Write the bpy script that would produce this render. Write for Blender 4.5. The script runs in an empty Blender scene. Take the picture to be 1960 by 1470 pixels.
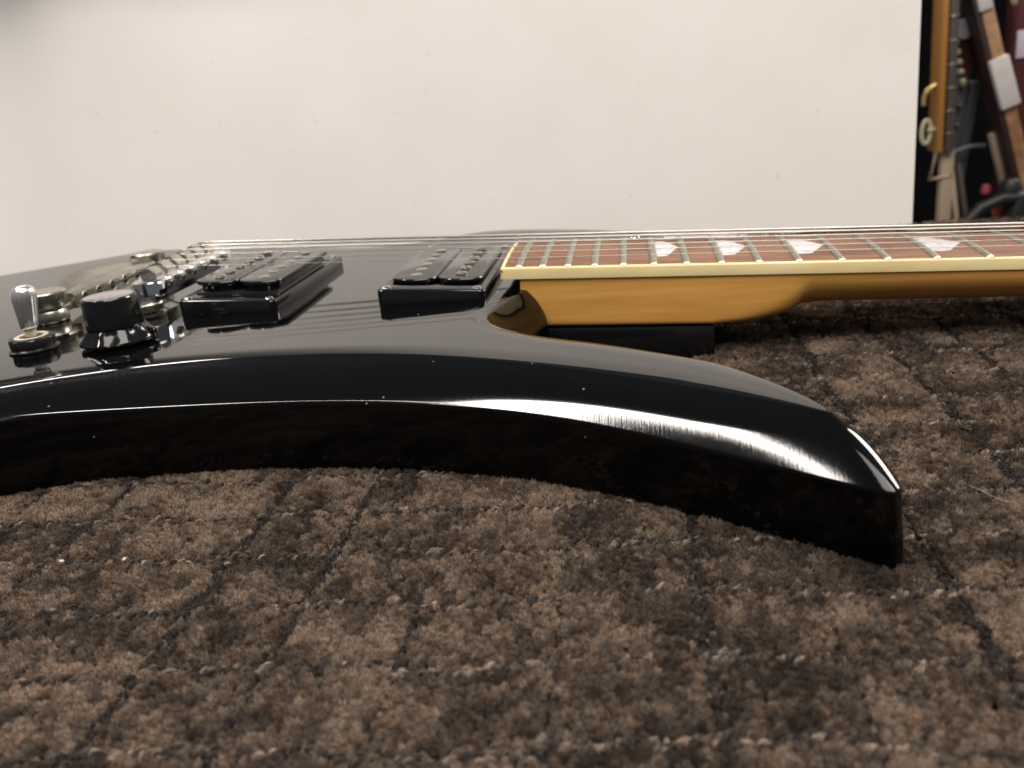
import bpy, bmesh, math, random
import numpy as np
from mathutils import Vector, Matrix

# ------------------------------------------------------------------ camera, world, lights, exposure
sc = bpy.context.scene
COL = sc.collection
U = 0.001                     # everything is laid out in millimetres
ZB = 33.6                     # height of the guitar's top face above the carpet backing

CAM_POS = (202.28, -355.09, 78.19 + ZB)
CAM_R = (0.988446, 0.124504, -0.086453)
CAM_U = (0.038474, 0.345598, 0.937594)
CAM_F = (-0.146612, 0.930086, -0.336815)
cam_d = bpy.data.cameras.new('camera')
cam = bpy.data.objects.new('camera', cam_d)
COL.objects.link(cam)
r_, u_, f_ = Vector(CAM_R).normalized(), Vector(CAM_U), Vector(CAM_F).normalized()
u_ = r_.cross(f_).normalized() * (1 if r_.cross(f_).dot(u_) > 0 else -1)
m3 = Matrix((r_, u_, -f_)).transposed()
cam.matrix_world = Matrix.Translation(Vector(CAM_POS) * U) @ m3.to_4x4()
cam_d.sensor_width = 36
cam_d.lens = 36 * 1622.9 / 1960
cam_d.clip_start = 0.005
cam_d.clip_end = 50
cam_d.dof.use_dof = True
cam_d.dof.focus_distance = 0.258
cam_d.dof.aperture_fstop = 17.0
sc.camera = cam

world = bpy.data.worlds.new('World')
sc.world = world
world.use_nodes = True
bg = world.node_tree.nodes['Background']
bg.inputs[0].default_value = (0.92, 0.96, 1.0, 1)
bg.inputs[1].default_value = 0.14

def area_light(name, c, length, width, power, col, rz=45, aim=None):
    """rectangular lamp for ceiling tube rows and broad soft panels"""
    d = bpy.data.lights.new(name, 'AREA')
    d.shape = 'RECTANGLE'; d.size = length; d.size_y = width; d.energy = power; d.color = col
    o = bpy.data.objects.new(name, d); COL.objects.link(o)
    o.location = c; o.rotation_euler = (0, 0, math.radians(rz))
    if aim: o.rotation_euler = (Vector(aim) - Vector(c)).to_track_quat('-Z', 'Y').to_euler()
    return o
WARM = (1.0, 0.93, 0.86)
area_light('ceiling_light', (-0.81, -0.43, 1.53), 1.1, 0.105, 33, WARM, 67)
area_light('ceiling_light.001', (-1.40, 1.70, 1.55), 2.4, 0.08, 26, WARM, 40)
area_light('ceiling_light.002', (2.10, 1.45, 1.45), 1.1, 1.0, 85, WARM, 0, (0.3, 0.0, 0.0))
area_light('front_fill_light', (0.65, -0.85, 1.72), 1.4, 1.5, 60, WARM, 0)  # broad soft panel added as front fill for board and neck

sc.view_settings.view_transform = 'Standard'
sc.view_settings.look = 'None'
sc.view_settings.gamma = 1
sc.view_settings.exposure = -0.24
sc.view_settings.use_curve_mapping = False
sc.cycles.use_denoising = True
sc.cycles.max_bounces = 8
sc.cycles.caustics_reflective = False
sc.cycles.caustics_refractive = False

# ------------------------------------------------------------------ helpers
rng = np.random.default_rng(7)
random.seed(7)

def mat(name, col, rough=0.5, metal=0.0, spec=0.5, coat=0.0, coat_r=0.05):
    m = bpy.data.materials.new(name); m.use_nodes = True
    b = m.node_tree.nodes['Principled BSDF']
    b.inputs['Base Color'].default_value = (*col, 1)
    b.inputs['Roughness'].default_value = rough
    b.inputs['Metallic'].default_value = metal
    b.inputs['Specular IOR Level'].default_value = spec
    b.inputs['Coat Weight'].default_value = coat
    b.inputs['Coat Roughness'].default_value = coat_r
    return m

def N(m, typ, **kw):
    n = m.node_tree.nodes.new(typ)
    for k, v in kw.items():
        if k.startswith('i_'):
            key = k[2:].replace('_', ' ')
            n.inputs[int(key) if key.isdigit() else key].default_value = v
        else:
            setattr(n, k, v)
    return n

def LK(m, a, b): m.node_tree.links.new(a, b)
def BS(m): return m.node_tree.nodes['Principled BSDF']

def ramp(m, fac, stops):
    r = N(m, 'ShaderNodeValToRGB')
    while len(r.color_ramp.elements) < len(stops): r.color_ramp.elements.new(0.5)
    for e, (p, c) in zip(r.color_ramp.elements, stops):
        e.position = p; e.color = (*c, 1) if len(c) == 3 else c
    LK(m, fac, r.inputs[0])
    return r

def coords(m, kind='Object', scale=(1, 1, 1), rot=(0, 0, 0)):
    t = N(m, 'ShaderNodeTexCoord'); mp = N(m, 'ShaderNodeMapping')
    mp.inputs['Scale'].default_value = scale
    mp.inputs['Rotation'].default_value = rot
    LK(m, t.outputs[kind], mp.inputs[0])
    return mp.outputs[0]

def noise(m, vec, scale, detail=4, rough=0.5):
    n = N(m, 'ShaderNodeTexNoise')
    n.inputs['Scale'].default_value = scale; n.inputs['Detail'].default_value = detail
    n.inputs['Roughness'].default_value = rough
    LK(m, vec, n.inputs['Vector'])
    return n

def bump(m, h, strength, dist=0.0005, target=None):
    b = N(m, 'ShaderNodeBump'); b.inputs['Strength'].default_value = strength
    b.inputs['Distance'].default_value = dist
    LK(m, h, b.inputs['Height'])
    LK(m, b.outputs[0], (target or BS(m)).inputs['Normal'])
    return b

def mesh_obj(name, verts, faces, material, parent=None, smooth=True, sharp=None, mats=None, fmat=None):
    me = bpy.data.meshes.new(name)
    me.from_pydata([(x * U, y * U, z * U) for x, y, z in verts], [], faces)
    me.validate()
    for mm in (mats or [material]): me.materials.append(mm)
    if fmat is not None:
        for p, k in zip(me.polygons, fmat): p.material_index = k
    bm = bmesh.new(); bm.from_mesh(me)
    bmesh.ops.recalc_face_normals(bm, faces=bm.faces)
    for f in bm.faces: f.smooth = smooth
    if smooth:
        ang = math.radians(sharp if sharp else 40)
        for e in bm.edges:
            if len(e.link_faces) == 2 and e.calc_face_angle(0) > ang: e.smooth = False
    bm.to_mesh(me); bm.free()
    o = bpy.data.objects.new(name, me); COL.objects.link(o)
    if parent: o.parent = parent
    return o

def tag(o, label=None, cat=None, group=None, kind=None):
    if label: o['label'] = label
    if cat: o['category'] = cat
    if group: o['group'] = group
    if kind: o['kind'] = kind
    return o

def empty(name, loc=(0, 0, 0)):
    o = bpy.data.objects.new(name, None); COL.objects.link(o)
    o.location = Vector(loc) * U
    o.empty_display_size = 0.01
    return o

class MB:
    """collects shapes (mm) into one mesh"""
    def __init__(s): s.v = []; s.f = []
    def add(s, v, f):
        k = len(s.v); s.v += [tuple(p) for p in v]; s.f += [tuple(i + k for i in q) for q in f]; return s
    def box(s, x0, x1, y0, y1, z0, z1, b=0.0, tf=None):
        """box with chamfered edges b"""
        bm = bmesh.new()
        bmesh.ops.create_cube(bm, size=1)
        for v in bm.verts:
            v.co = Vector(((x0 + x1) / 2 + v.co.x * (x1 - x0), (y0 + y1) / 2 + v.co.y * (y1 - y0), (z0 + z1) / 2 + v.co.z * (z1 - z0)))
        if b > 0: bmesh.ops.bevel(bm, geom=list(bm.edges), offset=b, segments=2, profile=0.5, affect='EDGES')
        return s.bm(bm, tf)
    def bm(s, bm, tf=None):
        bm.verts.index_update()
        v = [tf(p.co) if tf else p.co.copy() for p in bm.verts]
        s.add(v, [[p.index for p in f.verts] for f in bm.faces]); bm.free(); return s
    def lathe(s, prof, n=32, c=(0, 0, 0), axis='Z', mod=None, tf=None):
        vs, fs = [], []
        for (r, z) in prof:
            for k in range(n):
                a = 2 * math.pi * k / n
                rr = r * (mod(a, z) if mod else 1)
                p = (rr * math.cos(a), rr * math.sin(a), z)
                if axis == 'X': p = (p[2], p[0], p[1])
                if axis == 'Y': p = (p[0], p[2], p[1])
                p = Vector((p[0] + c[0], p[1] + c[1], p[2] + c[2]))
                vs.append(tf(p) if tf else p)
        for i in range(len(prof) - 1):
            for k in range(n):
                a, b = i * n + k, i * n + (k + 1) % n
                fs.append((a, b, b + n, a + n))
        fs.append(tuple(range(n))[::-1]); fs.append(tuple(range((len(prof) - 1) * n, len(prof) * n)))
        return s.add(vs, fs)
    def tube(s, pts, r, n=8):
        pts = [Vector(p) for p in pts]
        rs = r if isinstance(r, (list, tuple)) else [r] * len(pts)
        vs, fs = [], []
        ref = Vector((0, 0, 1))
        for i, p in enumerate(pts):
            t = (pts[min(i + 1, len(pts) - 1)] - pts[max(i - 1, 0)]).normalized()
            if abs(t.dot(ref)) > 0.95: ref = Vector((0, 1, 0)) if abs(t.y) < .9 else Vector((1, 0, 0))
            a = t.cross(ref).normalized(); b = t.cross(a).normalized()
            for k in range(n):
                w = 2 * math.pi * k / n
                vs.append(p + rs[i] * (a * math.cos(w) + b * math.sin(w)))
        for i in range(len(pts) - 1):
            for k in range(n):
                q, w = i * n + k, i * n + (k + 1) % n
                fs.append((q, w, w + n, q + n))
        fs.append(tuple(range(n))); fs.append(tuple(range((len(pts) - 1) * n, len(pts) * n)))
        return s.add(vs, fs)
    def prism(s, poly, z0, z1, tf=None):
        n = len(poly)
        v = [Vector((x, y, z0)) for x, y in poly] + [Vector((x, y, z1)) for x, y in poly]
        if tf: v = [tf(p) for p in v]
        f = [tuple(range(n))[::-1], tuple(range(n, 2 * n))] + [(i, (i + 1) % n, (i + 1) % n + n, i + n) for i in range(n)]
        return s.add(v, f)
    def build(s, name, material, parent=None, smooth=True, sharp=None):
        return mesh_obj(name, s.v, s.f, material, parent, smooth, sharp)

def catmull(rows, per=8, closed=False):
    rows = [np.array(r, float) for r in rows]
    out = []
    n = len(rows)
    for i in range(n if closed else n - 1):
        p1, p2 = rows[i], rows[(i + 1) % n]
        p0 = rows[i - 1] if (i > 0 or closed) else 2 * p1 - p2
        p3 = rows[(i + 2) % n] if (i + 2 < n or closed) else 2 * p2 - p1
        for k in range(per):
            t = k / per
            out.append(0.5 * ((2 * p1) + (p2 - p0) * t + (2 * p0 - 5 * p1 + 4 * p2 - p3) * t * t + (3 * p1 - p0 - 3 * p2 + p3) * t ** 3))
    if not closed: out.append(rows[-1])
    return out

# string frame (tilted back by the neck angle) -> guitar frame
KN = 0.042889; ZN0 = -2.3682
_h = math.hypot(1, KN)
def S(d, y, z):
    z -= ZN0
    return Vector(((d + KN * z) / _h, y, (z - KN * d) / _h))
SL = 628.65
def fret_d(n): return SL / 2 ** (n / 12)

# ------------------------------------------------------------------ materials
def lacquer(name, rough, scratch=0.0):
    m = mat(name, (0.0016, 0.0017, 0.002), rough, 0, 0.5)
    v = coords(m, 'Object', (1, 1, 1))
    BS(m).inputs['IOR'].default_value = 1.40 if scratch else 1.6
    # dust specks: rare small pale dots
    vo = N(m, 'ShaderNodeTexVoronoi'); vo.inputs['Scale'].default_value = 150
    LK(m, v, vo.inputs['Vector'])
    lt = N(m, 'ShaderNodeMath', operation='LESS_THAN'); LK(m, vo.outputs['Distance'], lt.inputs[0]); lt.inputs[1].default_value = 0.055
    n2 = noise(m, v, 30, 2); gt = N(m, 'ShaderNodeMath', operation='GREATER_THAN'); LK(m, n2.outputs[0], gt.inputs[0]); gt.inputs[1].default_value = 0.555
    mu = N(m, 'ShaderNodeMath', operation='MULTIPLY'); LK(m, lt.outputs[0], mu.inputs[0]); LK(m, gt.outputs[0], mu.inputs[1])
    mx = N(m, 'ShaderNodeMix', data_type='RGBA'); LK(m, mu.outputs[0], mx.inputs[0])
    mx.inputs[6].default_value = (0.0016, 0.0017, 0.002, 1); mx.inputs[7].default_value = (0.11, 0.11, 0.11, 1)
    LK(m, mx.outputs[2], BS(m).inputs['Base Color'])
    ra = N(m, 'ShaderNodeMapRange'); LK(m, mu.outputs[0], ra.inputs[0]); ra.inputs[3].default_value = rough; ra.inputs[4].default_value = 0.7
    LK(m, ra.outputs[0], BS(m).inputs['Roughness'])
    if scratch:
        sv = coords(m, 'Object', (1.0, 0.035, 0.035), (0, 0, -0.25))
        ns = noise(m, sv, 2600, 3, 0.7)
        bump(m, ns.outputs[0], scratch, 0.0002)
    else:
        ns = noise(m, v, 26, 2, 0.5)
        bump(m, ns.outputs[0], 0.05, 0.0006)
    return m
M_TOP = lacquer('black_lacquer', 0.045)
M_BEV = lacquer('black_lacquer_buffed', 0.075, 0.04)
M_PLASTIC = mat('black_plastic', (0.006, 0.006, 0.007), 0.12)
_n = noise(M_PLASTIC, coords(M_PLASTIC), 900, 3); bump(M_PLASTIC, _n.outputs[0], 0.03, 0.0002)
M_SATIN = mat('black_satin_plastic', (0.010, 0.010, 0.010), 0.34)
M_BOB = mat('bobbin_plastic', (0.012, 0.011, 0.011), 0.13)
M_CHROME = mat('chrome', (0.82, 0.82, 0.84), 0.06, 1)
M_STEEL = mat('string_steel', (0.52, 0.50, 0.46), 0.3, 1)
M_SCREW = mat('screw_metal', (0.62, 0.58, 0.52), 0.28, 1)

def nickel():
    m = mat('aged_nickel', (0.5, 0.46, 0.39), 0.33, 1)
    v = coords(m)
    n = noise(m, v, 90, 3, 0.5)
    r = ramp(m, n.outputs[0], [(0.30, (0.46, 0.43, 0.36)), (0.55, (0.56, 0.53, 0.46)), (0.8, (0.62, 0.59, 0.52))])
    LK(m, r.outputs[0], BS(m).inputs['Base Color'])
    n2 = noise(m, v, 420, 3)
    rr = N(m, 'ShaderNodeMapRange'); LK(m, n2.outputs[0], rr.inputs[0]); rr.inputs[3].default_value = 0.22; rr.inputs[4].default_value = 0.36
    LK(m, rr.outputs[0], BS(m).inputs['Roughness'])
    return m
M_NICKEL = nickel()

def fretm():
    m = mat('fret_nickel', (0.3, 0.29, 0.23), 0.5, 0.35, 0.3)
    n = noise(m, coords(m, 'Object', (1, .4, 1)), 900, 4, .7)
    r = ramp(m, n.outputs[0], [(0.3, (0.17, 0.165, 0.13)), (0.7, (0.30, 0.29, 0.23))])
    LK(m, r.outputs[0], BS(m).inputs['Base Color']); bump(m, n.outputs[0], 0.15, 0.0002)
    return m
M_FRET = fretm()
M_FRETEND = mat('fret_end', (0.62, 0.60, 0.48), 0.4, 0.35)

def wood(name, c0, c1, c2, rough, coat, sc_x=0.06, scale=420):
    m = mat(name, c1, rough, 0, 0.5 if coat else 0.18, coat, 0.12)
    v = coords(m, 'Object', (sc_x, 1, 1))
    w = noise(m, v, scale, 6, 0.62)
    n = noise(m, coords(m, 'Object', (sc_x * 3, 1, 1)), scale * 0.12, 3)
    mx = N(m, 'ShaderNodeMix', data_type='FLOAT'); mx.inputs[0].default_value = 0.45
    LK(m, w.outputs[0], mx.inputs[2]); LK(m, n.outputs[0], mx.inputs[3])
    r = ramp(m, mx.outputs[0], [(0.38, c0), (0.5, c1), (0.62, c2)])
    LK(m, r.outputs[0], BS(m).inputs['Base Color'])
    bump(m, w.outputs[0], 0.08, 0.0003)
    return m
M_MAPLE = wood('amber_maple', (0.64, 0.31, 0.068), (0.74, 0.38, 0.092), (0.82, 0.46, 0.125), 0.32, 0.25, 0.05, 300)
M_ROSE = wood('rosewood', (0.095, 0.048, 0.032), (0.170, 0.088, 0.057), (0.25, 0.136, 0.09), 0.62, 0.0, 0.05, 700)
def binding():
    m = mat('cream_binding', (0.80, 0.62, 0.27), 0.30)
    n = noise(m, coords(m, 'Object', (0.3, 1, 1)), 120, 4)
    r = ramp(m, n.outputs[0], [(0.3, (0.74, 0.58, 0.28)), (0.65, (0.84, 0.70, 0.38))])
    LK(m, r.outputs[0], BS(m).inputs['Base Color'])
    return m
M_BIND = binding()
def pearl():
    m = mat('pearl', (0.72, 0.68, 0.70), 0.22)
    n = noise(m, coords(m), 420, 4)
    r = ramp(m, n.outputs[0], [(0.25, (0.40, 0.38, 0.43)), (0.5, (0.60, 0.57, 0.59)), (0.75, (0.72, 0.71, 0.75))])
    LK(m, r.outputs[0], BS(m).inputs['Base Color'])
    return m
M_PEARL = pearl()
M_DARKLINE = mat('engraved_line', (0.16, 0.14, 0.17), 0.6)
M_CREAM = mat('cream_washer', (0.55, 0.47, 0.36), 0.4)
M_RED = mat('red_paint', (0.5, 0.02, 0.02), 0.4)

# ------------------------------------------------------------------ the setting: carpet
def carpet_material():
    m = mat('carpet_backing', (0.03, 0.024, 0.020), 1.0, 0, 0.0)
    n = noise(m, coords(m), 220, 5, .7)
    r = ramp(m, n.outputs[0], [(0.3, (0.012, 0.010, 0.008)), (0.7, (0.05, 0.040, 0.033))])
    LK(m, r.outputs[0], BS(m).inputs['Base Color'])
    return m
CX0, CX1, CY0, CY1 = -420.0, 760.0, -330.0, 224.0
o = MB().box(CX0, CX1, CY0, CY1, -14, 0, 1.0).build('carpet', carpet_material())
tag(o, 'brown heather carpet with a grid of cut pile blocks and loop rows', 'carpet', kind='structure')

# pile: tufts as bundles of fibres, scattered as instances on points
def fibre_material():
    m = mat('carpet_yarn', (0.2, 0.15, 0.12), 0.9, 0, 0.12)
    at = N(m, 'ShaderNodeAttribute', attribute_type='INSTANCER', attribute_name='tone')
    hi = N(m, 'ShaderNodeHairInfo')
    mr = N(m, 'ShaderNodeMapRange'); LK(m, hi.outputs['Random'], mr.inputs[0]); mr.inputs[3].default_value = 0.45; mr.inputs[4].default_value = 1.65
    mx = N(m, 'ShaderNodeMix', data_type='RGBA', blend_type='MULTIPLY'); mx.inputs[0].default_value = 1
    LK(m, at.outputs['Color'], mx.inputs[6]); LK(m, mr.outputs[0], mx.inputs[7])
    LK(m, mx.outputs[2], BS(m).inputs['Base Color'])
    return m
M_YARN = fibre_material()

def curves_object(name, strands, radii):
    cu = bpy.data.hair_curves.new(name)
    cu.add_curves([len(s) for s in strands])
    pos = np.concatenate([np.asarray(s, np.float32) for s in strands]) * U
    cu.points.foreach_set('position', pos.ravel())
    rad = np.concatenate([np.asarray(r, np.float32) for r in radii]) * U
    a = cu.attributes.get('radius') or cu.attributes.new('radius', 'FLOAT', 'POINT')
    a.data.foreach_set('value', rad)
    cu.materials.append(M_YARN)
    return bpy.data.objects.new(name, cu)

def cut_tuft(name, nf, height, spread):
    """a short cut tuft: fibres burst open into a curly pompon"""
    st, ra = [], []
    lean = rng.normal(0, 0.22, 2)
    for k in range(nf):
        a = rng.uniform(0, 2 * math.pi); rr = math.sqrt(rng.uniform(0, 1))
        bx, by = 0.5 * rr * math.cos(a), 0.5 * rr * math.sin(a)
        h = height * math.sqrt(max(0.12, 1.0 - 0.62 * rr * rr)) * rng.uniform(0.80, 1.08)
        tx = spread * rr * math.cos(a) + lean[0]; ty = spread * rr * math.sin(a) + lean[1]
        ph = rng.uniform(0, 6.28, 2); am = rng.uniform(.22, .50, 2)
        pts = []
        for t in (0, 0.25, 0.45, 0.62, 0.78, 0.9, 1.0):
            w = t ** 0.9
            x = bx + (tx - bx) * w + am[0] * t * math.sin(7.5 * t + ph[0])
            y = by + (ty - by) * w + am[1] * t * math.cos(7.5 * t + ph[1])
            pts.append((x, y, h * t))
        st.append(pts); ra.append([0.062, 0.062, 0.060, 0.056, 0.050, 0.042, 0.024])
    return curves_object(name, st, ra)

def loop_tuft(name, nf, height, width):
    """a loop of two twisted plies seen as a small bead of yarn"""
    st, ra = [], []
    for k in range(nf):
        a = rng.uniform(0, 2 * math.pi); rr = 0.52 * math.sqrt(rng.uniform(0.25, 1)); ply = k % 2
        pts = []
        for t in np.linspace(0, 1, 9):
            th = math.pi * t
            cxx = -width * math.cos(th); czz = height * math.sin(th) ** 0.75
            tw = 5.2 * t + ply * math.pi
            ox, oy = 0.42 * math.cos(tw), 0.42 * math.sin(tw)
            fx = rr * math.cos(a + 4 * t) ; fy = rr * math.sin(a + 4 * t)
            nx, nz = -math.cos(th), math.sin(th)
            e = ox + fx
            pts.append((cxx + nx * e + rng.normal(0, .03), oy + fy + rng.normal(0, .03), max(0, czz + nz * e)))
        st.append(pts); ra.append([0.055] * 9)
    # stray fibres
    for k in range(10):
        p = st[rng.integers(0, nf)][int(rng.integers(3, 6))]
        d = rng.normal(0, .6, 3); d[2] = abs(d[2])
        st.append([p, tuple(np.array(p) + d * .6), tuple(np.array(p) + d + rng.normal(0, .15, 3))]); ra.append([.03, .025, .012])
    return curves_object(name, st, ra)

tcol = bpy.data.collections.new('yarn_tufts')
NCUT, NLOOP = 9, 5
for i in range(NCUT):
    tcol.objects.link(cut_tuft('tuft_%02d' % i, 54, 3.4, 1.1))
for i in range(NLOOP):
    tcol.objects.link(loop_tuft('tuft_%02d' % (NCUT + i), 64, 1.9, 0.75))

def smooth_noise(x, y, s, seed):
    r = np.random.default_rng(seed); G = 64
    g = r.uniform(0, 1, (G, G))
    X, Y = x / s + 500, y / s + 500
    i, j = np.floor(X).astype(int), np.floor(Y).astype(int); fx, fy = X - i, Y - j
    fx = fx * fx * (3 - 2 * fx); fy = fy * fy * (3 - 2 * fy)
    q = lambda a, b: g[a % G, b % G]
    return (q(i, j) * (1 - fx) + q(i + 1, j) * fx) * (1 - fy) + (q(i, j + 1) * (1 - fx) + q(i + 1, j + 1) * fx) * fy

SEAMS = np.array([-700, 45 - 29 * 16] + [45 - 29 * k for k in range(15, 0, -1)] + [45, 71, 97, 124, 152, 184, 215, 241, 268, 299] + [299 + 28.5 * k for k in range(1, 17)] + [1500.])
SEAMW = np.array([1.75 if round(q) in (45, 97, 215, 268, 299) else 1.5 if round(q) == 124 else 0.5 for q in SEAMS])
SEAMW[:17] = np.where(np.arange(17) % 2 == 0, 1.3, .4); SEAMW[-17:] = np.where(np.arange(17) % 2 == 0, 1.3, .4)
SX, SY = 28.0, 22.6           # cell of the carpet's grid
def pile_points(x0, x1, y0, y1, step, keep):
    xs = np.arange(x0, x1, step); ys = np.arange(y0, y1, step)
    X, Y = np.meshgrid(xs, ys); X = X.ravel(); Y = Y.ravel()
    X = X + rng.normal(0, step * .22, X.size); Y = Y + rng.normal(0, step * .22, Y.size)
    k = keep(X, Y); X, Y = X[k], Y[k]
    # rows run a little askew on the left
    Yw = Y + 0.055 * np.clip(170 - X, -40, 260) + 3.0 * (smooth_noise(X, Y, 70, 3) - .5) + 1.5 * (smooth_noise(X, Y, 14, 31) - .5)
    Xw = X + 2.6 * (smooth_noise(X, Y, 60, 4) - .5) + 1.3 * (smooth_noise(X, Y, 14, 33) - .5)
    cx = np.searchsorted(SEAMS, Xw) - 1; cy = np.floor((Yw - 8.0) / SY).astype(int)
    Yw2 = Yw + np.where(cx % 3 == 0, 1.2, -1.0)
    cy = np.floor((Yw2 - 8.0) / SY).astype(int)
    dy = Yw2 - 8.0 - (cy + .5) * SY; exw = np.minimum(np.abs(Xw - SEAMS[cx]), np.abs(Xw - SEAMS[cx + 1])); near_i = np.where(np.abs(Xw - SEAMS[cx]) < np.abs(Xw - SEAMS[cx + 1]), cx, cx + 1)
    ey = SY / 2 - np.abs(dy); ex = exw
    hsh = lambda a, b, s: (np.sin(a * 127.1 + b * 311.7 + s * 74.7) * 43758.5453) % 1.0
    deep = (cx % 2 == 0)
    ly = ey < 1.25
    lx = ex < SEAMW[near_i]
    nn = X.size
    ly &= (rng.uniform(0, 1, nn) > .08); lx &= rng.uniform(0, 1, nn) > .06
    loop = ly | lx
    nn = X.size
    idx = np.where(loop, NCUT + rng.integers(0, NLOOP, nn), rng.integers(0, NCUT, nn))
    scl = np.where(loop, rng.uniform(.85, 1.18, nn), rng.uniform(.86, 1.10, nn) * (0.92 + .16 * hsh(cx, cy, 2)))
    scl *= np.where(~loop & ((ex < 2.6) & (SEAMW[near_i] > 1)), 0.84, 1.0) * np.where(~loop & (ey < 2.4), 0.90, 1.0)
    scl *= np.where(lx & ~ly, 0.82, 1.0)
    rot = np.stack([rng.normal(0, .16, nn), rng.normal(0, .16, nn), np.where(lx & ~ly, rng.normal(1.5, .4, nn), rng.normal(0.1, .5, nn))], 1)
    # heather colours
    t = 0.5 * smooth_noise(X, Y, 11, 11) + 0.5 * smooth_noise(X, Y, 4.5, 12)
    t = np.clip((t - .5) * 1.5 + .48 + rng.normal(0, .21, nn) + (hsh(cx, cy, 5) - .5) * .30, 0, 1)
    dark = np.array([0.046, 0.036, 0.030]); mid = np.array([0.138, 0.102, 0.078]); lite = np.array([0.30, 0.225, 0.168])
    c = np.where(t[:, None] < .5, dark + (mid - dark) * (t[:, None] * 2), mid + (lite - mid) * (t[:, None] * 2 - 1))
    hue = rng.normal(0, 1, nn)
    c *= 1 + np.stack([.035 * hue, -.01 * hue, -.035 * hue], 1)
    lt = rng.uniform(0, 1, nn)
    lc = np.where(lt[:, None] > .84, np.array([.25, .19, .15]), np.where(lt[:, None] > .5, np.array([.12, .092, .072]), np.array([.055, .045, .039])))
    lcx = np.where(lt[:, None] > .86, np.array([.11, .085, .068]), np.array([.034, .028, .025]))  # seam loops darkened: groove shade put into the yarn colour
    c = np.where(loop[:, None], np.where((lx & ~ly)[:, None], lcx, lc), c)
    return np.stack([X, Y, np.full(nn, 0.0)], 1), idx, scl, rot, np.clip(c * 0.86, .01, .8)

def under_guitar(x, y):
    """carpet that the body hides"""
    edge = np.interp(x, [-420, -138, -40, 0, 36, 90, 140, 175, 205, 240, 262], [-150, -170, -130, -112, -108, -104, -108, -112, -120, -142, -160])
    return (x < 225) & (y > edge) & (y < 90)
near = lambda x, y: ~under_guitar(x, y)
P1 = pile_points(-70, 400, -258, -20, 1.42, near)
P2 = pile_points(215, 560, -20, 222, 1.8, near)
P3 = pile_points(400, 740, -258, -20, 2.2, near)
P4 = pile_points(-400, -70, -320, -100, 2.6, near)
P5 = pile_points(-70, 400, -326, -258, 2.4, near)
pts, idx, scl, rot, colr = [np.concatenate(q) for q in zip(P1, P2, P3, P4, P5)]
me = bpy.data.meshes.new('carpet_pile')
me.vertices.add(len(pts)); me.vertices.foreach_set('co', (pts * U).astype(np.float32).ravel())
def attr(n, t, d, key): a = me.attributes.new(n, t, 'POINT'); a.data.foreach_set(key, np.ascontiguousarray(d).ravel())
attr('pick', 'INT', idx.astype(np.int32), 'value')
attr('size', 'FLOAT', scl.astype(np.float32), 'value')
attr('turn', 'FLOAT_VECTOR', rot.astype(np.float32), 'vector')
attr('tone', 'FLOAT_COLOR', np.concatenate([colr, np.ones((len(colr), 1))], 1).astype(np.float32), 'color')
me.update()
pile = bpy.data.objects.new('carpet_pile', me); COL.objects.link(pile)
tag(pile, 'fuzzy brown carpet pile with rows of looped yarn', 'carpet pile', kind='stuff')
ng = bpy.data.node_groups.new('pile_nodes', 'GeometryNodeTree')
ng.interface.new_socket('Geometry', in_out='INPUT', socket_type='NodeSocketGeometry')
ng.interface.new_socket('Geometry', in_out='OUTPUT', socket_type='NodeSocketGeometry')
gi = ng.nodes.new('NodeGroupInput'); go = ng.nodes.new('NodeGroupOutput')
ci = ng.nodes.new('GeometryNodeCollectionInfo'); ci.inputs['Collection'].default_value = tcol
ci.inputs['Separate Children'].default_value = True; ci.inputs['Reset Children'].default_value = True
ip = ng.nodes.new('GeometryNodeInstanceOnPoints'); ip.inputs['Pick Instance'].default_value = True
def named(n, t):
    q = ng.nodes.new('GeometryNodeInputNamedAttribute'); q.data_type = t; q.inputs['Name'].default_value = n
    return q.outputs['Attribute']
ng.links.new(gi.outputs[0], ip.inputs['Points'])
ng.links.new(ci.outputs[0], ip.inputs['Instance'])
ng.links.new(named('pick', 'INT'), ip.inputs['Instance Index'])
ng.links.new(named('turn', 'FLOAT_VECTOR'), ip.inputs['Rotation'])
ng.links.new(named('size', 'FLOAT'), ip.inputs['Scale'])
ng.links.new(ip.outputs[0], go.inputs[0])
md = pile.modifiers.new('pile', 'NODES'); md.node_group = ng

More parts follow.
